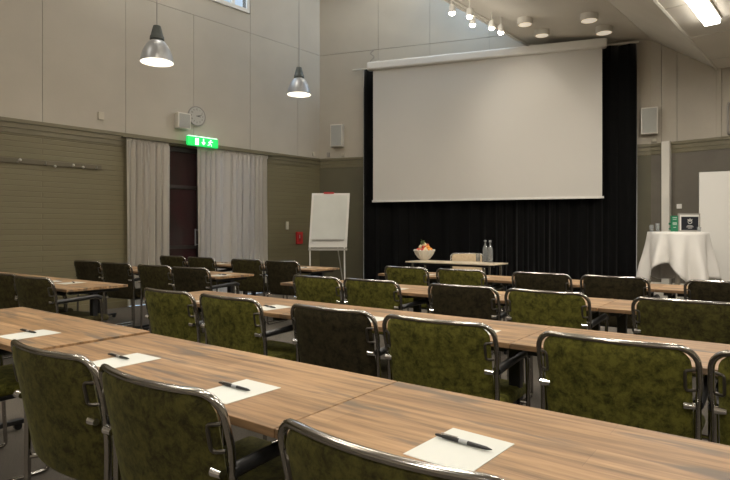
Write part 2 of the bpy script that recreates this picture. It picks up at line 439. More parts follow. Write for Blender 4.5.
for i, (y, xe) in enumerate(zip(LY, LXE)):
    piv = T(xe+.06, y)
    c, s = math.cos(TR+lrot), math.sin(TR+lrot); ax = Vector((c, s, 0)); ay = Vector((-s, c, 0)); LT.append((piv, ax, ay))
    for k in range(2):
        p = piv-ax*TL*(k+1)
        o = tab0 if not tused[0] else copy_tree(tab0)
        o.location = p; o.scale = (1, 1, 1); o.rotation_euler[2] = TR+lrot
        o['label'] = 'oak conference table by the brick wall, %s one of the %s' % (('aisle-side', 'wall-side')[k], rl[i]); o['group'] = G_L

# ------------------------------------------------------------------ chairs
BW = .268
def bulge(x): return -.05*(1-(x/.28)**2)
def lean(z): return (.833-z)*.20
def back_panel(bm, w, z0, z1, rad, th):
    zc = (z0+z1)/2; hh = (z1-z0)/2; out = []
    nseg = 7
    for cx, cz, a0 in ((w-rad, hh-rad, 0), (-w+rad, hh-rad, PI/2), (-w+rad, -hh+rad, PI), (w-rad, -hh+rad, 1.5*PI)):
        for k in range(nseg+1):
            a = a0+PI/2*k/nseg; out.append((cx+rad*math.cos(a), cz+rad*math.sin(a)))
        # straight run subdivisions
        nx = out[-1]
        if a0 == 0:
            for t in range(1, 8): out.append((nx[0]+(-2*(w-rad))*t/8, nx[1]))
        if a0 == PI:
            for t in range(1, 8): out.append((nx[0]+(2*(w-rad))*t/8, nx[1]))
    rings = []
    prof = [(.25, th/2), (.6, th/2), (.9, th/2*.95), (.975, th/2*.6), (1, 0), (.975, -th/2*.6), (.9, -th/2*.95), (.6, -th/2), (.25, -th/2)]
    for sc, off in prof:
        rings.append([bm.verts.new((x*sc, bulge(x*sc)+lean(zc+z*sc)+off, zc+z*sc)) for x, z in out])
    n = len(out)
    for a, b in zip(rings, rings[1:]):
        for k in range(n): bm.faces.new((a[k], a[(k+1) % n], b[(k+1) % n], b[k]))
    bm.faces.new(rings[0]); bm.faces.new(rings[-1])
def make_chair(mat):
    t = thing('armchair', '', 'chair')
    bm = B(); back_panel(bm, .248, .41, .827, .055, .030); bk = obj('backrest', bm, mat, t, smooth=True)
    # chrome hoop over the back
    pts = [(-BW+.007, lean(.64), .62), (-BW, lean(.70), .70)]
    R = .062
    for k in range(7):
        a = PI-PI/2*k/6; x = -BW+R+R*math.cos(a); z = .832-R+R*math.sin(a); pts.append((x, lean(z)+bulge(x), z))
    for k in range(1, 10):
        x = (-BW+R)+(2*BW-2*R)*k/10; pts.append((x, lean(.832)+bulge(x), .832))
    for k in range(7):
        a = PI/2-PI/2*k/6; x = BW-R+R*math.cos(a); z = .832-R+R*math.sin(a); pts.append((x, lean(z)+bulge(x), z))
    pts += [(BW, lean(.70), .70), (BW-.007, lean(.64), .62)]
    bm = B(); tube(bm, pts, .0105, 10); obj('back_hoop', bm, 'chrome', t, smooth=True)
    for sg in (-1, 1):
        xr = sg*(BW-.007)
        bm = B(); tube(bm, fillet([(xr, lean(.64), .63), (xr, .045, .55), (xr, .04, .03), (xr, .06, .0125), (xr, .09, .0125)], .03), .0115, 10); obj('leg', bm, 'chrome', t, smooth=True)
        bm = B(); tube(bm, fillet([(xr, .10, .632), (xr, .44, .64), (xr, .47, .0125), (xr, .42, .0125)], .06), .0105, 10); obj('leg', bm, 'chrome', t, smooth=True)
        bm = B(); tube(bm, [(xr, .08, .0125), (xr, .44, .0125)], .0105, 10); obj('floor_runner', bm, 'chrome', t, smooth=True)
        bm = B(); ap = fillet([(xr, .035, .636), (xr, .40, .652), (xr, .44, .63)], .05); tube(bm, ap, .0185, 10); obj('armrest', bm, 'blackp', t, smooth=True)
        bm = B(); bmesh.ops.create_cone(bm, cap_ends=True, segments=14, radius1=.014, radius2=.011, depth=.034, matrix=Matrix.Translation((sg*(BW-.026), lean(.64)-.030, .637)) @ Matrix.Rotation(PI/2, 4, 'Y')); obj('bolt_cap', bm, 'bolt', t, smooth=True)
        bm = B(); xi = sg*(BW-.012); xo = sg*(BW-.038)
        yb = -.030; tube(bm, fillet([(xi, lean(.76)-.01, .758), (xo, lean(.76)+yb, .758), (xo, lean(.69)+yb, .688), (xi, lean(.69)-.01, .688)], .012, 3), .0055, 8)
        obj('link_bracket', bm, 'dchrome', t, smooth=True)
        for ya, yb in ((.045, .12), (.455, .44)):
            bm = B(); tube(bm, [(xr, ya, .40), (sg*.20, yb, .405)], .009, 8); obj('seat_strut', bm, 'chrome', t, smooth=True)
    bm = B(); box(bm, -.235, .235, .09, .55, .415, .475); st = obj('seat', bm, mat, t); 
    md = st.modifiers.new('round', 'BEVEL'); md.width = .028; md.segments = 4
    for p in st.data.polygons: p.use_smooth = True
    bm = B(); box(bm, -.215, .215, .10, .53, .392, .418); obj('seat_shell', bm, 'blackp', t, bevel=.008)
    return t
protos = {k: make_chair(k) for k in ('green', 'olive', 'umber', 'brown')}
used = set()
def put_chair(mat, p, rz, label, group):
    o = protos[mat] if mat not in used else copy_tree(protos[mat])
    used.add(mat); o.location = p; o.rotation_euler[2] = rz; o['label'] = label; o['group'] = group
    return o
# notepaper and pens
def make_paper():
    bm = B(); box(bm, -.081, .081, -.105, .105, 0, .0012); return tag(obj('note_sheet', bm, 'paper'), '', 'paper')
def make_pen():
    t = thing('ballpoint_pen', '', 'pen')
    bm = B(); prof = [(-.072, .0012), (-.058, .0042), (-.02, .0052), (.035, .0052), (.055, .0046)]
    tube(bm, [(x, 0, .0062) for x, r in prof], [r for x, r in prof], 10); obj('barrel', bm, 'blackp', t, smooth=True)
    bm = B(); tube(bm, [(.055, 0, .0062), (.066, 0, .0062), (.074, 0, .0062)], [.0038, .0038, .0026], 8); obj('push_button', bm, 'blackp', t, smooth=True)
    bm = B(); box(bm, .015, .058, -.0018, .0018, .0125, .0138); box(bm, .052, .058, -.0018, .0018, .009, .0138); obj('clip', bm, 'grey', t)
    bm = B(); tube(bm, [(-.012, 0, .0062), (.010, 0, .0062)], .0054, 10); obj('band', bm, 'alu', t, smooth=True)
    return t
pap0, pen0 = make_paper(), make_pen(); pu = [False]
def put_paper(p, rz, pp, prz, lab, who, TZ=TZ):
    a = pap0 if not pu[0] else copy_tree(pap0); b = pen0 if not pu[0] else copy_tree(pen0); pu[0] = True
    a.location = (p.x, p.y, TZ+.0003); a.rotation_euler[2] = rz
    b.location = (pp.x, pp.y, TZ+.0018); b.rotation_euler[2] = prz
    a['label'] = 'white note sheet '+lab; b['label'] = 'black pen on the sheet '+lab
    a['group'] = 'note sheets laid out for '+who; b['group'] = 'pens laid out for '+who
ordn = ['first', 'second', 'third', 'fourth', 'fifth', 'sixth']
cname = {'green': 'bright green velvet', 'olive': 'dark olive velvet', 'umber': 'dull green velvet', 'brown': 'blackish brown velvet'}
def seat_row(chs, y, who, rowname, pap=True):
    for i, (x, mat, jr, jy) in enumerate(chs):
        put_chair(mat, T(x, y+jy), TR+math.radians(jr), '%s armchair with chrome hoop, %s from the left in the %s' % (cname[mat], ordn[i], rowname), 'armchairs in the '+who)
        if pap:
            yy = y+.36+random.uniform(-.02, .02); r = math.radians(random.uniform(-6, 6)); xx = x+random.uniform(-.06, .03)
            put_paper(T(xx, yy), TR+r, T(xx-.01, yy+random.uniform(-.01, .03)), TR+math.radians(random.uniform(-30, 10))+PI, 'before the %s armchair from left in the %s' % (ordn[i], rowname), who)
seat_row([(-3.25, 'green', 0, 0), (-1.935, 'olive', 2, .02), (-1.335, 'olive', 1, .02), (-.58, 'olive', 0, .0)], .83, 'nearest row', 'nearest row', pap=False)
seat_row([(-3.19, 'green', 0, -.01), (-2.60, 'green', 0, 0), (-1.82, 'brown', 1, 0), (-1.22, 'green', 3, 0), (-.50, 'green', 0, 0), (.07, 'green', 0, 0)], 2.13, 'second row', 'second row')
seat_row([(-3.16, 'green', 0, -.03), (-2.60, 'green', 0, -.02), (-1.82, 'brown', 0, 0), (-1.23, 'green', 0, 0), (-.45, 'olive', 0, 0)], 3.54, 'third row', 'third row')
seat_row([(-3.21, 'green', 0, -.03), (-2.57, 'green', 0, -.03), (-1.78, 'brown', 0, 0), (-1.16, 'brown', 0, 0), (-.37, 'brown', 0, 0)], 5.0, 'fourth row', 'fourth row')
# hand-placed sheets of the nearest row: centre and turn measured from the photo
for i, (x, y, r, px, py, pr, w) in enumerate([
        (-3.62, 1.16, 2, -3.60, 1.18, 160, 'at the far left end of the nearest table row'),
        (-2.79, 1.13, 4, -2.85, 1.15, 184, 'just left of the table joint in the nearest table row'),
        (-1.99, 1.135, 1, -2.045, 1.145, 181, 'just right of the table joint in the nearest table row'),
        (-1.34, 1.13, -1, -1.365, 1.14, 180, 'in the middle of the nearest table row'),
        (-.585, 1.13, -3, -.59, 1.155, 177, 'nearest the viewer on the nearest table row')]):
    put_paper(T(x, y), TR+math.radians(r), T(px, py), TR+math.radians(pr), w, 'nearest row', TZ*1.013 if i < 2 else TZ)
# left block
def left_row(k, chs, who, rn):
    piv, ax, ay = LT[k]; y0 = {0: 2.05, 1: 3.55, 2: 5.0}[k]
    for i, (x, mat, jr) in enumerate(chs):
        p = T(x, y0)
        put_chair(mat, p, TR+math.radians(jr), '%s armchair with chrome hoop, %s from the left in the %s' % (cname[mat], ordn[i], rn), 'armchairs in the '+who)
        q = p+ay*.40; r = math.radians(random.uniform(-8, 8))
        if k == 0 and i == 2: q = T(-5.33, 2.52); r = .1
        put_paper(q, TR+lrot+r, q+ay*.02, TR+math.radians(random.uniform(-25, 5)), 'before the %s armchair from left in the %s' % (ordn[i], rn), who)
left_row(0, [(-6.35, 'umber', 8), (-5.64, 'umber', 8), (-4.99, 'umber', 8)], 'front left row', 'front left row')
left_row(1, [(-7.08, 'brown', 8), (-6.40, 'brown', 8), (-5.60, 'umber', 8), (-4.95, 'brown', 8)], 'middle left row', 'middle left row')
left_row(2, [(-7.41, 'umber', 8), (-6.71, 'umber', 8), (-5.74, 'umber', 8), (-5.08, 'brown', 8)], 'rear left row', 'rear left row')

# ------------------------------------------------------------------ stage: curtain, screen, presenter table
def curtain(bm, F, s0, s1, z0, z1, off, amp, wl, n=None, seed=1, flare=.3):
    rnd = random.Random(seed); fw = [rnd.uniform(.55, 1.6) for _ in range(12)]; n = n or int((s1-s0)/wl*10); ph = 0; rows = 10; grid = []
    xs = [s0+(s1-s0)*i/n for i in range(n+1)]; phs = []
    for i in range(n+1):
        phs.append(ph); ph += 2*PI*((s1-s0)/n)/wl*rnd.uniform(.75, 1.25)*fw[int(i*12/n)%len(fw)]
    for j in range(rows+1):
        t = j/rows; z = z1+(z0-z1)*t
        grid.append([bm.verts.new(F @ Vector((x+.012*math.sin(2*p+t), off+amp*(.55+.45*t)*math.sin(p+.5*math.sin(t*2+i*.02)) + amp*.25*math.sin(p*.37+1), z))) for i, (x, p) in enumerate(zip(xs, phs))])
    for a, b in zip(grid, grid[1:]):
        for k in range(n): bm.faces.new((a[k], a[k+1], b[k+1], b[k]))
CS0, CS1 = 1.05, 6.20
bm = B(); curtain(bm, FB, CS0, CS1, .02, 4.56, .13, .065, .27, seed=4)
o = obj('stage_curtain', bm, 'blackc', smooth=False); tag(o, 'floor-length black stage curtain hanging behind the projection screen', 'curtain')
for p in o.data.polygons: p.use_smooth = True
md = o.modifiers.new('thick', 'SOLIDIFY'); md.thickness = .004
bm = B(); tube(bm, [FB @ Vector((.80, .13, 4.585)), FB @ Vector((6.24, .13, 4.585))], .018, 8)
for s in (.85, 2.6, 4.4, 6.2): tube(bm, [FB @ Vector((s, .13, 4.585)), FB @ Vector((s, -.015, 4.60))], .01, 6)
tag(obj('curtain_rail', bm, 'white', smooth=True), 'white curtain rail carrying the black stage curtain', 'rail')
SO = .30
t = thing('projection_screen', 'large pulled-down white projection screen in front of the black curtain', 'projection screen', FB @ Vector((3.4, SO, 4.7)))
def W_(par, p): return Vector(p)-par.location
def pobj(name, bm, mat, par, **k):           # geometry given in world space, stored relative to the thing's base
    bm.transform(Matrix.Translation(-par.location)); return obj(name, bm, mat, par, **k)
s_l, s_r = 1.31, 5.625
bm = B(); box(bm, s_l, s_r, SO-.002, SO+.002, 1.83, 4.52, FB); pobj('screen_fabric', bm, 'screen', t)
bm = B(); box(bm, 1.19, 5.705, SO-.08, SO+.08, 4.485, 4.65, FB); pobj('roller_case', bm, 'lacquer', t, bevel=.03)
bm = B(); box(bm, s_l-.02, s_r+.03, SO-.015, SO+.015, 1.795, 1.835, FB); pobj('bottom_bar', bm, 'lacquer', t, bevel=.005)
bm = B()
for s in (s_l+.1, s_r-.1): box(bm, s-.03, s+.03, -.01, SO, 4.65, 4.675, FB)
pobj('wall_bracket', bm, 'white', t)
bm = B(); pts = [FB @ Vector((1.21+.04*math.sin(k*.7), .05, 4.64+k*.018)) for k in range(20)]; tube(bm, pts, .009, 6)
tag(obj('cable', bm, 'grey', smooth=True), 'short grey looped cable on the wall above the screen roller', 'cable')

# presenter table
pt = thing('presenter_table', 'pale-topped presenter table in front of the stage curtain', 'table', T(-4.12, 7.80), TR)
bm = B(); box(bm, -.75, .75, -.27, .27, .712, .73); obj('tabletop', bm, simple('pale_laminate', (.62, .52, .38), .45), pt, bevel=.003)
for sx in (-.66, .66):
    for sy in (-.2, .2):
        bm = B(); tube(bm, fillet([(sx, sy, .712), (sx, sy, .02)], .02), .018, 10); obj('leg', bm, 'chrome', pt, smooth=True)
    bm = B(); tube(bm, [(sx, -.26, .02), (sx, .26, .02)], .018, 10); obj('foot', bm, 'chrome', pt, smooth=True)
bm = B(); box(bm, -.64, .64, -.03, .03, .665, .70); obj('crossbar', bm, 'blackm', pt)
# presenter's chair, facing the room
pc = make_chair('beige'); used_p = pc
pc.name = 'presenter_chair'
def px_at(px, y, z):                         # a point seen at image column px, at depth y
    return Vector(((px-365)/560*y, y, z))
pc.location = px_at(467, 9.35, 0); pc.rotation_euler[2] = TR+PI+.5
pc['label'] = 'beige upholstered chair standing behind the presenter table'; pc['category'] = 'chair'
# fruit bowl
bp_ = px_at(424.3, 9.30, TZ+.001)
fb = thing('fruit_bowl', 'white scalloped fruit bowl on the presenter table', 'bowl', bp_)
bm = B(); lathe(bm, [(.065, 0), (.07, .012), (.10, .04), (.145, .10), (.168, .155), (.172, .163), (.164, .160), (.138, .105), (.09, .045), (.01, .03)], 32)
obj('bowl_body', bm, 'ceramic', fb, smooth=True)
bm = B()
for k in range(18):
    a = 2*PI*k/18; bmesh.ops.create_icosphere(bm, subdivisions=1, radius=.018, matrix=Matrix.Translation((.166*math.cos(a), .166*math.sin(a), .160)))
for k in range(14):
    a = 2*PI*k/14; tube(bm, [(r*math.cos(a), r*math.sin(a), z) for r, z in ((.072, .012), (.104, .04), (.149, .10), (.17, .155))], .005, 6)
obj('scalloped_rim', bm, 'ceramic', fb, smooth=True)
def fruit(kind, mat, dx, dy, dz, r, label, cat, sq=.92):
    t = thing(kind, label, cat, bp_+Vector((dx*.92, dy*.92, dz+.018)), random.uniform(0, 6))
    bm = B(); n = 12
    prof = []
    for k in range(1, n):
        a = -PI/2+PI*k/n; rr = r*math.cos(a)*(1+.05*math.sin(a)); zz = r*sq*math.sin(a)-(.12*r*math.cos(a)**6 if False else 0)
        if kind == 'pear' and a > 0: rr *= 1-.35*math.sin(a); zz *= 1.35
        if kind == 'apple' and k > n-3: zz -= r*.08*(k-n+3)
        prof.append((rr, zz))
    lathe(bm, prof, 18, cap0=True, cap1=True); obj('flesh', bm, mat, t, smooth=True)
    bm = B(); zt = r*(1.25 if kind == 'pear' else .85); tube(bm, [(0, 0, zt-.006), (.003, 0, zt+.012)], .0022, 6); obj('stem', bm, 'leaf', t)
GF = 'fruit heaped in the white bowl'
for a in [('apple', 'apple', -.105, -.06, .150, .040, 'red apple at the left front of the fruit bowl', 'apple'),
          ('orange', 'orange', .095, -.07, .152, .042, 'orange at the right front of the fruit bowl', 'orange'),
          ('apple', 'apple', -.055, -.10, .148, .040, 'red and yellow apple low at the front of the bowl, beside the left apple', 'apple'),
          ('pear', 'pear', .01, -.105, .150, .038, 'pale pear low in the front middle of the fruit bowl', 'pear'),
          ('orange', 'orange', .055, -.03, .190, .042, 'orange on the second layer to the right of the bowl', 'orange'),
          ('pear', 'pear', -.065, -.02, .190, .040, 'pale pear in the second layer to the left of the bowl', 'pear'),
          ('apple', 'apple', -.02, -.065, .196, .036, 'red apple in the second layer at the centre of the bowl', 'apple'),
          ('pear', 'pear', .0, -.01, .232, .036, 'pale pear crowning the fruit heap', 'pear'),
          ('apple', 'apple', .05, .02, .225, .037, 'red apple high in the heap, right of the crowning pear', 'apple'),
          ('orange', 'orange', -.03, .09, .155, .042, 'orange at the back of the fruit bowl', 'orange'),
          ('pear', 'pear', .075, .06, .165, .038, 'pale pear at the back right of the fruit bowl', 'pear')]:
    fruit(*a[:6], a[6], a[7])
    C.objects  # keep order
for o in C.objects:
    if o.parent is None and o.get('category') in ('apple', 'orange', 'pear'): o['group'] = GF
bm = B()
tube(bm, [tuple(bp_+Vector(p)) for p in ((-.03, -.03, .27), (-.04, -.03, .32), (-.06, -.04, .345))], .003, 6)
for k in range(14):
    a = random.uniform(0, 6.28); bmesh.ops.create_icosphere(bm, subdivisions=2, radius=.010, matrix=Matrix.Translation(bp_+Vector((-.035+.028*math.cos(a), -.05+.02*math.sin(a), .275+random.uniform(0, .045)))))
tag(obj('grape_sprig', bm, 'leaf', smooth=True), 'small green grape sprig on top of the fruit heap', 'grapes')
# bottles and glass
def bottle(p, label):
    t = thing('glass_bottle', label, 'bottle', p, 0, 'glass water bottles on the presenter table')
    bm = B(); lathe(bm, [(.038, 0), (.043, .01), (.043, .19), (.036, .225), (.017, .26), (.015, .30), (.019, .302), (.019, .315), (.013, .315), (.012, .26), (.031, .22), (.038, .19), (.038, .012)], 24)
    obj('glass', bm, 'clear', t, smooth=True)
    bm = B(); lathe(bm, [(.034, .014), (.034, .16)], 20, cap1=True); obj('water', bm, pane_mat('still_water', .75, (.9, .93, .93), .3), t, smooth=True)
    bm = B(); lathe(bm, [(.018, .312), (.020, .318), (.020, .335), (.014, .34)], 16, cap1=True); obj('stopper', bm, 'alu', t, smooth=True)
bottle(px_at(485.2, 8.75, TZ+.001), 'left-hand clear glass bottle on the presenter table')
bottle(px_at(490.2, 8.55, TZ+.001), 'right-hand clear glass bottle on the presenter table')
t = thing('drinking_glass', 'upright drinking glass left of the bottles on the presenter table', 'glass', px_at(478, 8.85, TZ+.001))
bm = B(); lathe(bm, [(.033, 0), (.038, .13), (.035, .13), (.030, .01), (.001, .01)], 20); obj('glass_wall', bm, 'clear', t, smooth=True)
bm = B(); lathe(bm, [(.031, .012), (.034, .07)], 16, cap1=True); obj('water', bm, pane_mat('glass_water', .75, (.93, .95, .95), .4), t, smooth=True)

# ------------------------------------------------------------------ flip chart
fc = thing('flip_chart', 'white flip chart easel with a blank pad in the far left corner', 'flip chart', (-.64, 10.5, 0), math.radians(-2))
def tilt(y0, z, zt=1.93): return y0+(zt-z)*-.13
bm = B()
def slab(bm, x0, x1, z0, z1, t0, t1):
    vs = []
    for t in (t0, t1):
        for x, z in ((x0, z0), (x1, z0), (x1, z1), (x0, z1)):
            vs.append(bm.verts.new((x-(1.93-z)*.045, tilt(0, z)+t, z)))
    for f in ((0,1,2,3),(7,6,5,4),(0,4,5,1),(1,5,6,2),(2,6,7,3),(3,7,4,0)): bm.faces.new([vs[i] for i in f])
slab(bm, -.355, .355, .905, 1.92, 0, .02); obj('board', bm, 'lacquer', fc, bevel=.004)
bm = B(); slab(bm, -.315, .315, 1.06, 1.88, -.012, 0); obj('paper_pad', bm, 'paper', fc)
bm = B(); slab(bm, -.30, .30, 1.035, 1.05, -.03, 0); obj('pen_tray', bm, 'grey', fc)
bm = B(); slab(bm, -.13, .06, 1.905, 1.94, -.02, .01); obj('clamp', bm, 'red', fc)
bm = B(); slab(bm, -.36, .36, .85, .89, -.01, .03); obj('crossbar', bm, 'grey', fc)
for x in (-.33, .31):
    bm = B(); tube(bm, [(x-.05, tilt(0, .9)+.03, .93), (x-.03, -.22, .012)], .013, 8); obj('leg', bm, 'lacquer', fc, smooth=True)
bm = B(); tube(bm, [(0, .03, 1.7), (.22, .48, .012)], .011, 8); obj('leg', bm, 'grey', fc, smooth=True)

# ------------------------------------------------------------------ left wall fittings
def sheer(s0, s1, z1, seed, label):
    t = thing('sheer_curtain', label, 'curtain', FL @ Vector(((s0+s1)/2, .08, z1)), 0, 'sheer curtains on the left wall')
    bm = B(); curtain(bm, FL, s0, s1, .02, z1-.05, .09, .046, .12, seed=seed)
    o = pobj('fabric', bm, 'sheer', t, recalc=False)
    for p in o.data.polygons: p.use_smooth = True
    bm = B(); curtain(bm, FL, s0, s1, z1-.07, z1, .08, .012, .07, seed=seed+5)
    o = pobj('header_tape', bm, 'sheer', t, recalc=False)
    for p in o.data.polygons: p.use_smooth = True
sheer(-.02, .73, 2.69, 11, 'off-white sheer curtain hanging left of the dark doorway')
sheer(1.24, 2.80, 2.69, 12, 'wide off-white sheer curtain hanging right of the dark doorway')
bm = B(); box(bm, -.08, 2.95, .045, .12, 2.692, 2.706, FL)
tag(obj('curtain_track', bm, 'green_trim'), 'olive curtain track above the sheer curtains', 'rail')
# clock
FW = FL
def wpos(s, off, z): return FL @ Vector((s, off, z))
ck = thing('wall_clock', 'round white wall clock above the exit sign', 'clock', wpos(1.275, -.008, 3.235)); Rck = .165
def disc(bm, F, s, z, r, o0, o1, seg=36):
    a = [bm.verts.new(F @ Vector((s+r*math.cos(2*PI*k/seg), o0, z+r*math.sin(2*PI*k/seg)))) for k in range(seg)]
    b = [bm.verts.new(F @ Vector((s+r*math.cos(2*PI*k/seg), o1, z+r*math.sin(2*PI*k/seg)))) for k in range(seg)]
    bm.faces.new(a); bm.faces.new(b[::-1])
    for k in range(seg): bm.faces.new((a[k], a[(k+1) % seg], b[(k+1) % seg], b[k]))
bm = B(); disc(bm, FL, 1.275, 3.235, Rck, -.008, .035); pobj('face', bm, 'clockface', ck)
bm = B(); tube(bm, [wpos(1.275+Rck*math.cos(2*PI*k/40), .03, 3.235+Rck*math.sin(2*PI*k/40)) for k in range(40)], .012, 8, closed=True); pobj('rim', bm, 'grey', ck, smooth=True)
bm = B()
for h in range(1, 13):
    a = PI/2-2*PI*h/12; text_bm(bm, str(h), .045, lambda x, y, a=a: wpos(1.275+.115*math.cos(a)+x, .0365, 3.235+.115*math.sin(a)+y))
pobj('numerals', bm, 'ink', ck)
bm = B()
for a, l, w in ((PI/2-2*PI*3.2/12, .07, .006), (PI/2-2*PI*.20, .10, .004)):
    d = Vector((math.cos(a), math.sin(a))); n = Vector((-d.y, d.x))
    q = [bm.verts.new(wpos(1.275+p.x, .041, 3.235+p.y)) for p in (-d*.015-n*w, d*l-n*w, d*l+n*w, -d*.015+n*w)]; bm.faces.new(q)
pobj('hands', bm, 'ink', ck)
def wbox(name, F, s0, s1, z0, z1, o0, o1, mat, label, cat, bev=.004, group=None):
    bm = B(); box(bm, s0, s1, o0, o1, z0, z1, F); o = obj(name, bm, mat, bevel=bev); return tag(o, label, cat, group)
# loudspeakers
def speaker(F, s, z, w, h, d, off, label, rot=0):
    t = thing('wall_speaker', label, 'speaker', F @ Vector((s, off, z)))
    R = Matrix.Rotation(rot, 4, 'Z'); G = F @ Matrix.Translation((s, 0, z)) @ R
    bm = B(); box(bm, -w/2, w/2, off, off+d, -h/2, h/2, G); pobj('cabinet', bm, 'white', t, bevel=.008)
    bm = B(); box(bm, -w/2+.02, w/2-.02, off+d, off+d+.006, -h/2+.02, h/2-.02, G); pobj('grille', bm, 'speaker', t)
    bm = B(); box(bm, -.03, .03, -.012, off+.01, -.04, .04, F @ Matrix.Translation((s, 0, z))); pobj('wall_mount', bm, 'grey', t)
speaker(FL, .985, 3.10, .24, .27, .12, .0, 'small grey box loudspeaker left of the wall clock')
speaker(FB, .43, 3.235, .27, .47, .14, .0, 'white loudspeaker high on the back wall left of the stage curtain')
speaker(FB, 6.43, 3.165, .27, .47, .12, .05, 'white loudspeaker high on the wall right of the stage curtain', rot=.15)
# exit sign
ex = thing('exit_sign', 'lit green emergency exit sign with running figure above the doorway', 'sign', wpos(1.40, -.01, 2.76))
EXS = -.075; e0, e1, ez0, ez1, eo = 1.025, 1.635, 2.69, 2.85, .15
bm = B(); box(bm, e0, e1, eo-.06, eo, ez0, ez1, FL); pobj('housing', bm, 'exitg', ex, bevel=.01)
bm = B(); box(bm, e0+.02, e1-.02, eo-.06, eo-.003, ez1, ez1+.012, FL); pobj('light_edge', bm, 'exitw', ex)
bm = B(); eo2 = eo+.003
def ebox(x0, x1, z0, z1): box(bm, x0, x1, eo, eo2, z0, z1, FL)
def elim(pts, w=.009): tube(bm, [FL @ Vector((x, eo+.002, z)) for x, z in pts], w, 6)
def ex_(x): return 1.33+(x-1.41)*.85
def ez_(z): return 2.77+(z-2.76)*.78
ebox(ex_(1.22), ex_(1.30), ez_(2.68), ez_(2.83)); ebox(ex_(1.40), ex_(1.425), ez_(2.74), ez_(2.835))
q = [bm.verts.new(FL @ Vector((ex_(x), eo2, ez_(z)))) for x, z in ((1.36, 2.755), (1.4125, 2.69), (1.465, 2.755))]; bm.faces.new(q)
for pts_, w_ in (([(1.575, 2.79), (1.56, 2.745)], .012), ([(1.575, 2.79), (1.61, 2.775), (1.63, 2.79)], .007), ([(1.575, 2.79), (1.54, 2.775), (1.525, 2.755)], .007), ([(1.56, 2.745), (1.595, 2.72), (1.60, 2.685)], .008), ([(1.56, 2.745), (1.545, 2.71), (1.51, 2.70)], .008)):
    elim([(ex_(x), ez_(z)) for x, z in pts_], w_)
bmesh.ops.create_icosphere(bm, subdivisions=2, radius=.013, matrix=Matrix.Translation(FL @ Vector((ex_(1.585), eo, ez_(2.815)))))
pobj('pictogram', bm, 'exitw', ex)
bm = B(); box(bm, 1.25, 1.42, -.012, eo-.055, 2.79, 2.82, FL); pobj('wall_arm', bm, 'white', ex)
# coat rack
cr_ = thing('coat_rack', 'long dark wall-mounted coat rail with pale knobs on the brick wall', 'coat rack', wpos(-1.4, 0, 2.1))
bm = B(); box(bm, -3.2, -.37, .0, .02, 2.155, 2.225, FL); pobj('rail', bm, simple('dark_rail', (.10, .086, .05), .6), cr_, bevel=.004)
for i in range(8):
    s = -2.95+i*.355
    bm = B(); tube(bm, [wpos(s, .02, 2.17), wpos(s, .06, 2.165), wpos(s, .075, 2.20)], .006, 6); pobj('hook', bm, 'grey', cr_, smooth=True)
for s, z in ((-1.50, 2.20), (-1.05, 2.15), (-.80, 2.19), (-.66, 2.17), (-2.2, 2.18)):
    bm = B(); bmesh.ops.create_icosphere(bm, subdivisions=2, radius=.019, matrix=Matrix.Translation(wpos(s, .06, z))); tube(bm, [wpos(s, .02, z), wpos(s, .06, z)], .006, 6); pobj('knob', bm, 'white', cr_, smooth=True)
wbox('wall_socket', FL, -.42, -.33, 2.99-.06, 2.99+.06, -.01, .015, 'socket', 'small cream wall socket above the coat rail', 'socket')
t = thing('fire_alarm', 'red fire alarm call point on the brick wall left of the flip chart', 'fire alarm', wpos(3.70, 0, 1.05))
bm = B(); box(bm, 3.60, 3.76, 0, .05, .94, 1.19, FL); pobj('case', bm, 'red', t, bevel=.006)
bm = B(); box(bm, 3.64, 3.70, .05, .053, .99, 1.14, FL); pobj('front_plate', bm, simple('dull_red', (.25, .015, .012), .4), t)
bm = B(); box(bm, 3.66, 3.675, .053, .055, 1.06, 1.13, FL); pobj('mark', bm, 'white', t)
wbox('light_switch', FL, 3.33, 3.40, 1.24, 1.40, 0, .02, 'socket', 'cream light switch on the brick wall above the fire alarm', 'light switch')
wbox('junction_box', FL, 4.07, 4.13, 2.82, 2.90, -.01, .03, 'socket', 'small junction box on the upper left wall near the corner', 'junction box')
wbox('junction_box', FB, .17, .23, 2.81, 2.90, -.01, .03, 'grey', 'small grey box on the upper back wall just right of the corner', 'junction box')
wbox('junction_box', FB, .50, .57, 2.81, 2.88, -.01, .02, 'socket', 'small cream box under the left-hand wall speaker', 'junction box')
wbox('wall_socket', FR, .42, .50, 1.60, 1.68, .0, .02, 'lacquer', 'white wall socket right of the white pilaster', 'socket')
wbox('junction_box', FR, .02, .10, 2.80, 2.86, -.01, .03, 'socket', 'small junction box below the right-hand wall speaker', 'junction box')
bm = B(); tube(bm, fillet([FR @ Vector((1.2, 0, 2.80)), FR @ Vector((1.2, .10, 2.80)), FR @ Vector((1.2, .10, 3.3)), FR @ Vector((1.2, 0, 3.3))], .05), .018, 8)
tag(obj('pipe_bracket', bm, 'grey', smooth=True), 'grey bent pipe bracket on the upper wall at the right edge', 'pipe')

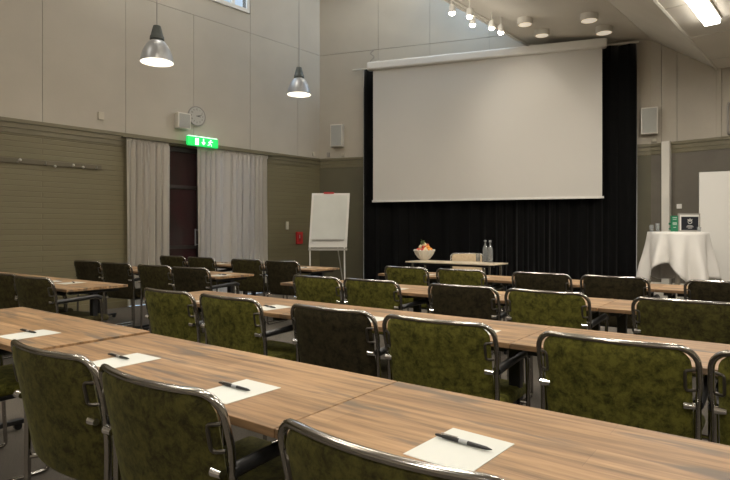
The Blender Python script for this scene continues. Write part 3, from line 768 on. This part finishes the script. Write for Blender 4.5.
# ------------------------------------------------------------------ cocktail table with cloth
ctp = px_at(677.5, 8.4, 0); CZ = 1.20
t = thing('cocktail_table', 'high round cocktail table hidden under a white cloth', 'table', ctp)
bm = B(); lathe(bm, [(.39, CZ-.03), (.395, CZ-.012), (.39, CZ-.004)], 36, cap1=True); obj('tabletop', bm, 'white', t)
bm = B(); tube(bm, [(0, 0, .03), (0, 0, CZ-.03)], .035, 14); obj('column', bm, 'white', t, smooth=True)
bm = B(); lathe(bm, [(.27, 0), (.27, .015), (.05, .035)], 28, cap1=True); obj('foot', bm, 'alu', t)
bm = B(); seg = 144; rings = []
def hang(a):
    d = (math.degrees(a)+140+180) % 360-180
    return .72-.22*math.exp(-(d/24)**2)+.04*math.cos(4*math.radians(d)+PI)-.10*math.exp(-((d-180)/30)**2)
for tt in (0, .5, .97): rings.append([bm.verts.new((.40*tt*math.cos(2*PI*k/seg), .40*tt*math.sin(2*PI*k/seg), CZ)) if tt else None for k in range(seg)])
rings[0] = None
c0 = bm.verts.new((0, 0, CZ))
for k in range(seg): bm.faces.new((c0, rings[1][k], rings[1][(k+1) % seg]))
body = [rings[1], rings[2]]
for j in range(0, 15):
    q = j/14; ring = []
    for k in range(seg):
        a = 2*PI*k/seg; d = hang(a)
        am = min(1, q*1.5)*.058
        r = .402+.105*q*(.35+.65*(d/.85))+am*math.sin(a*9+1.1+.5*math.sin(a*3))*(.4+q)+.02*q*math.sin(a*17+2)
        ring.append(bm.verts.new((r*math.cos(a), r*math.sin(a), CZ-.004-d*q*.985)))
    body.append(ring)
for a_, b_ in zip(body, body[1:]):
    for k in range(seg): bm.faces.new((a_[k], a_[(k+1) % seg], b_[(k+1) % seg], b_[k]))
o = obj('tablecloth', bm, 'cloth', loc=ctp); tag(o, 'long white cloth draped in folds over the high round table', 'tablecloth')
for p in o.data.polygons: p.use_smooth = True
md = o.modifiers.new('thick', 'SOLIDIFY'); md.thickness = .003; md.offset = 1
def at_ct(px, dy, z=CZ+.004): y = ctp.y+dy; return Vector(((px-365)/560*y, y, z))
for px, h, lb in ((651.5, .10, 'short clear glass at the left edge of the cocktail table'), (657.5, .125, 'taller clear glass beside the short one on the cocktail table')):
    t = thing('drinking_glass', lb, 'glass', at_ct(px, -.02 if px < 655 else .06))
    bm = B(); lathe(bm, [(.026, 0), (.032, h), (.029, h), (.024, .008), (.001, .008)], 18); obj('glass_wall', bm, 'clear', t, smooth=True)
t = thing('candle', 'small clear tumbler at the right edge of the cocktail table', 'glass', at_ct(699, -.03)); t.name = 'tea_light_glass'
bm = B(); lathe(bm, [(.024, 0), (.030, .065), (.027, .065), (.022, .008), (.001, .008)], 18); obj('glass_wall', bm, 'clear', t, smooth=True)
t = thing('tent_card', 'upright green card sign on the cocktail table left of the framed poster', 'sign', at_ct(674.3, -.05))
bm = B(); box(bm, -.052, .052, -.012, .012, 0, .235); obj('card', bm, 'sgreen', t, bevel=.002)
bm = B()
for i, (z, w) in enumerate(((.205, .032), (.18, .026), (.13, .03), (.115, .034), (.10, .028), (.06, .02))): box(bm, -w, w, -.014, -.012, z, z+.006)
obj('lettering', bm, 'lacquer', t)
bm = B(); box(bm, -.085, -.052, -.008, .0, .10, .13); box(bm, -.085, -.052, -.006, .0, .03, .05); obj('side_flap', bm, 'sgreen', t)
t = thing('framed_poster', 'small framed black poster with white emblem standing on the cocktail table', 'framed poster', at_ct(689, .08), 0)
W2, H2 = .165, .275
bm = B(); 
for x0, x1, z0, z1 in ((-W2, W2, 0, .018), (-W2, W2, H2-.018, H2), (-W2, -W2+.018, .018, H2-.018), (W2-.018, W2, .018, H2-.018)): box(bm, x0, x1, -.012, .012, z0, z1)
obj('frame', bm, 'grey', t, bevel=.002)
bm = B(); box(bm, -W2+.018, W2-.018, -.004, .004, .018, H2-.018); obj('mount', bm, 'lacquer', t)
bm = B(); box(bm, -W2+.045, W2-.025, -.006, -.004, .022, H2-.05); obj('print', bm, 'navy', t)
bm = B()
tube(bm, [(.01+.030*math.cos(2*PI*k/20), -.008, .150+.030*math.sin(2*PI*k/20)) for k in range(20)], .004, 6, closed=True)
for a in (90, 45, 135): tube(bm, [(.01, -.008, .15), (.01+.05*math.cos(math.radians(a)), -.008, .15+.05*math.sin(math.radians(a)))], .004, 6)
for z, w in ((.085, .04), (.068, .055), (.05, .03)): box(bm, .01-w, .01+w, -.008, -.006, z, z+.006)
obj('emblem', bm, 'lacquer', t)
bm = B(); tube(bm, [(0, .012, .2), (0, .10, .003)], .005, 6); obj('easel_strut', bm, 'grey', t)
# white panel at the right
t = thing('partition_board', 'tall plain white partition board standing behind the cocktail table', 'partition board', px_at(699, 8.95, 0), math.radians(-25))
bm = B(); box(bm, 0, 1.2, -.02, .02, .06, 2.15); obj('panel', bm, 'lacquer', t, bevel=.004)
for x in (.1, 1.1):
    bm = B(); box(bm, x-.03, x+.03, -.2, .2, 0, .06); obj('foot', bm, 'alu', t, bevel=.006)

# ------------------------------------------------------------------ lamps
def area(loc, target, sx, sy, power, col, name='lamp_light', par=None, spread=PI):
    l = bpy.data.lights.new(name, 'AREA'); l.shape = 'RECTANGLE'; l.size = sx; l.size_y = sy; l.energy = power; l.color = col; l.spread = spread
    o = bpy.data.objects.new(name, l); C.objects.link(o); o.location = loc
    d = Vector(target)-Vector(loc); o.rotation_euler = d.to_track_quat('-Z', 'Y').to_euler()
    return o
WARM = (1, .935, .84)
def pendant(p, label, top=Z_HI):
    t = thing('pendant_lamp', label, 'lamp', p, 0, 'silver pendant lamps')
    R = .202
    bm = B(); prof = [(R*a, b) for a, b in ((1.0, 0), (.985, .02), (.93, .08), (.80, .155), (.62, .22), (.42, .265), (.26, .285))]
    lathe(bm, prof, 36, cap0=False); inner = [(r-.006, z-.002) for r, z in prof]
    o = obj('shade', bm, 'alu', t, smooth=True)
    bm = B(); lathe(bm, [(R*a-.004, b-.001) for a, b in ((1.0, 0.001), (.985, .02), (.93, .08), (.80, .155), (.62, .22), (.42, .260), (.1, .27))], 36, cap0=False, cap1=True); obj('reflector', bm, 'white', t, smooth=True)
    bm = B(); lathe(bm, [(.075, .27), (.088, .285), (.085, .32), (.078, .33), (.07, .36), (.055, .42), (.045, .455), (.02, .46)], 24, cap1=True); obj('lamp_holder', bm, 'dgreen', t, smooth=True)
    bm = B(); 
    lathe(bm, [(.01, .07), (.05, .085), (.065, .12), (.05, .18), (.03, .25)], 20); obj('bulb', bm, 'lamp_in', t, smooth=True)
    bm = B(); tube(bm, [(0, 0, .45), (0, 0, top-p[2]-.0)], .0065, 6); obj('cable', bm, 'grey', t)
    l = bpy.data.lights.new('pendant_light', 'POINT'); l.energy = 5; l.color = WARM; l.shadow_soft_size = .05
    lo = bpy.data.objects.new('pendant_light', l); C.objects.link(lo); lo.location = Vector(p)+Vector((0, 0, .04))
pendant((-2.60, 7.0, 3.32), 'larger silver pendant lamp with dark cap, left of the clock')
pendant((-1.107, 9.4, 3.50), 'smaller silver pendant lamp with dark cap, right of the clock')

def fluo(u, v, label, pw=48):
    p = uv(u, v, ZB-.002)
    t = thing('ceiling_light', label, 'ceiling light', p, math.atan2(U.y, U.x))
    bm = B(); box(bm, -.76, .76, -.10, .10, -.03, -.002); obj('housing', bm, 'white', t)
    bm = B(); box(bm, -.74, .74, -.085, .085, -.08, -.028); obj('diffuser', bm, 'tube_light', t, bevel=.008)
    o = area((p.x, p.y, ZB-.09), (p.x, p.y, 0), 1.45, .16, pw, WARM, 'ceiling_light_area'); o.rotation_euler = (0, 0, math.atan2(U.y, U.x))
fluo(7.50, -1.42, 'lit fluorescent ceiling light at the upper right', 80)
assumed_fluo_pos = [(4.3, -1.42), (1.1, -1.42), (-2, -1.42), (4.3, 1.6), (1.1, 1.6), (-2, 1.6), (7.5, 1.6)]  # assumed fixtures out of view, put in to light the hall
for i, (u, v) in enumerate(assumed_fluo_pos):
    fluo(u, v, 'lit fluorescent ceiling light of the assumed rows above and behind the viewer', 80 if u > 7 else 44)
for o in C.objects:
    if o.get('category') == 'ceiling light' and 'rows above' in o['label']: o['group'] = 'assumed fluorescent lights overhead'
def zceil(v): return ZE+(ZA-ZE)*(v-VE)/(VA-VE)
for i, (px, y, r, lb) in enumerate([(589, 17.5, .14, 'the one nearest the upper frame edge'), (525, 26, .125, 'the one furthest left'), (542, 37, .125, 'the one just above the middle of the screen case'), (604, 30, .14, 'the one nearest the right end of the screen')]):
    zc = 4.63
    d = 560*(zc-H)/(230.5-y); x = (px-365)/560*d; v = Vector((x, d, 0)).dot(V); zt = zceil(v)
    t = thing('round_ceiling_lamp', 'round white surface-mounted ceiling lamp, '+lb, 'ceiling lamp', (x, d, zt-.105), 0, 'round ceiling lamps before the screen')
    bm = B(); lathe(bm, [(r*.86, .004), (r, 0), (r, .112)], 28, cap0=False, cap1=True); obj('casing', bm, 'white', t, smooth=True)
    bm = B(); lathe(bm, [(r*.84, .006), (r*.84, .02)], 28, cap0=True, cap1=True); obj('lens', bm, 'down', t)
    l = bpy.data.lights.new('downlight', 'SPOT'); l.energy = 14; l.color = WARM; l.spot_size = 1.9; l.spot_blend = 1; l.shadow_soft_size = .08
    lo = bpy.data.objects.new('downlight', l); C.objects.link(lo); lo.location = (x, d, zt-.12)
# spotlight track
tp = [uv((Vector((1.05, 8.10, 0))).dot(U), VE+.10, 4.755), uv((Vector((2.45, 9.75, 0))).dot(U), VE+.10, 4.755)]
bm = B(); tube(bm, tp, .016, 8); tag(obj('spotlight_track', bm, 'white', smooth=True), 'white ceiling track carrying five spotlights', 'track')
for i, (px, y, lb) in enumerate([(452, 13, 'first'), (469.6, 16.5, 'second'), (472.5, 25, 'third'), (491.7, 28, 'fourth'), (500.8, 32.5, 'fifth')]):
    zc = 4.52; d = 560*(zc-H)/(230.5-y); x = (px-365)/560*d; p = Vector((x, d, zc)); vv = max(p.dot(V), VE+.06); p = uv(p.dot(U), vv, zc)
    t = thing('track_spotlight', 'lit white track spotlight, %s from the left' % lb, 'spotlight', p, 0, 'spotlights on the ceiling track')
    bm = B(); lathe(bm, [(.052, 0), (.055, .02), (.045, .10), (.03, .13), (.01, .135)], 20, cap0=False, cap1=True); obj('head', bm, 'lacquer', t, smooth=True)
    bm = B(); lathe(bm, [(.012, -.034), (.034, -.026), (.046, -.004), (.048, .018)], 20, cap0=True, cap1=True); obj('bulb', bm, 'spot', t, smooth=True)
    bm = B(); tube(bm, [(0, 0, .13), (0, 0, zceil(vv)-zc-.0)], .010, 8); obj('stem', bm, 'white', t)
    l = bpy.data.lights.new('track_spot', 'SPOT'); l.energy = 17; l.color = (1, .93, .82); l.spot_size = 1.5; l.spot_blend = .8; l.shadow_soft_size = .05
    lo = bpy.data.objects.new('track_spot', l); C.objects.link(lo); lo.location = p-Vector((0, 0, .045))
    
    l2 = bpy.data.lights.new('bulb_spill', 'POINT'); l2.energy = 1.6; l2.color = (1, .93, .82); l2.shadow_soft_size = .04
    l2o = bpy.data.objects.new('bulb_spill', l2); C.objects.link(l2o); l2o.location = p-Vector((0, 0, .07))
    dd = Vector((3.5, 10.6, 3.0))-p; lo.rotation_euler = dd.to_track_quat('-Z', 'Y').to_euler()
bm = B(); pv = uv(10.05, -3.35, 0); zc = zceil(-3.35)
box(bm, -.2, .2, -.2, .2, zc-.02, zc+.02); tag(obj('ceiling_hatch', bm, 'chip', loc=(pv.x-.15, pv.y-1.45, -.0), rz=math.atan2(U.y, U.x)), 'square pale hatch in the ceiling at the top frame edge', 'hatch')

# daylight: through the high window, and from an assumed, unseen window in the bulkhead
area(tuple(FL @ Vector((1.17, .06, 6.02))), tuple(FL @ Vector((1.3, 4, 3.2))), 2.3, 1.1, 30, (.62, .78, 1), 'seen_or_assumed_daylight')
bm = B(); s0, s1 = 12.3, 16.0
for a, b, c_, d_ in ((s0-.06, s1+.06, 5.3, 5.36), (s0-.06, s1+.06, 6.7, 6.76), (s0-.06, s0, 5.36, 6.7), (s1, s1+.06, 5.36, 6.7)): box(bm, a, b, -.05, .0, c_, d_, FH)
box(bm, s0, s1, -.02, -.005, 5.36, 6.7, FH)
wf2 = struct('assumed_window', bm, 'white')
bm = B(); box(bm, s0, s1, -.028, -.022, 5.36, 6.7, FH); obj('pane', bm, emit('assumed_daylit_pane', (.70, .84, 1), .8), wf2)  # glowing pane of the assumed window
e = FH @ Vector(((s0+s1)/2, -.06, 6.0))
# this assumed, unseen window faces the left wall; its added cool light grazes the back wall
area(tuple(e), tuple(FB @ Vector((2.2, 0, 5.2))), 2.6, 1.2, 170, (.50, .72, 1), 'seen_or_assumed_daylight')  # area light added at the assumed window to cool the upper back wall
# warm general light of the tall hall: unseen pendants added beyond the view
for (x, y) in ((-4.1, 4.6), (-3.0, 1.6), (-4.6, 0.4), (-1.2, -1.6)):
    pendant((x, y, 3.4), 'silver pendant lamp added out of view for general light')

for i, (u, v) in enumerate(((5.45, -3.7), (2.6, -3.9), (-.6, -3.9))):  # unseen luminaires, added to throw light onto the lower ceiling
    p = uv(u, v, zceil(v)-.38); a_ = math.atan2(U.y, U.x)
    t = thing('added_suspended_light', 'suspended luminaire added out of the frame to brighten the ceiling', 'ceiling light', p, a_, 'added suspended luminaires')
    bm = B(); box(bm, -.75, .75, -.11, .11, -.03, .02); obj('housing', bm, 'white', t, bevel=.006)
    bm = B(); box(bm, -.73, .73, -.09, .09, .02, .03); box(bm, -.73, .73, -.09, .09, -.04, -.03); obj('diffuser', bm, 'lamp_in', t)
    for x in (-.6, .6):
        bm = B(); tube(bm, [(x, 0, .02), (x, 0, .36)], .003, 6); obj('suspension_wire', bm, 'grey', t)
    o = area((p.x, p.y, p.z+.06), (p.x, p.y, 9), 1.4, .2, 135 if u > 5 else 60, WARM, 'added_uplight'); o.rotation_euler = (PI, 0, a_)
    o = area((p.x, p.y, p.z-.06), (p.x, p.y, 0), 1.4, .2, 16, WARM, 'added_downlight_area'); o.rotation_euler = (0, 0, a_)
for (u, v) in ((8.6, -6.9), (4.2, -6.9), (-.4, -6.9)):  # unseen lamps added up high to brighten the tall walls
    p = uv(u, v, Z_HI-.002)
    t = thing('added_high_light', 'long unseen luminaire added on the high ceiling to brighten the tall walls', 'ceiling light', p, math.atan2(U.y, U.x), 'added luminaires on the high ceiling')
    bm = B(); box(bm, -.76, .76, -.14, .14, -.05, -.002); obj('housing', bm, 'white', t)
    bm = B(); box(bm, -.74, .74, -.12, .12, -.10, -.048); obj('diffuser', bm, 'tube_light', t, bevel=.008)
    o = area((p.x, p.y, Z_HI-.11), (p.x, p.y, 0), 1.45, .25, 16 if u > 8 else 50, WARM, 'added_high_area'); o.rotation_euler = (0, 0, math.atan2(U.y, U.x))

# ------------------------------------------------------------------ world, camera, view
w = bpy.data.worlds.new('World'); bpy.context.scene.world = w; w.use_nodes = True
bg = w.node_tree.nodes['Background']; bg.inputs[0].default_value = (.62, .80, 1, 1); bg.inputs[1].default_value = 1.3
cam = bpy.data.cameras.new('Camera'); co = bpy.data.objects.new('Camera', cam); C.objects.link(co)
co.location = (0, 0, H); co.rotation_euler = (PI/2, 0, 0)
cam.sensor_width = 36; cam.lens = 560/730*36; cam.shift_y = -9.5/730; cam.clip_start = .05; cam.clip_end = 100
sc = bpy.context.scene; sc.camera = co
sc.view_settings.view_transform = 'Standard'; sc.view_settings.look = 'None'; sc.view_settings.gamma = 1; sc.view_settings.exposure = -.15
sc.view_settings.use_curve_mapping = False
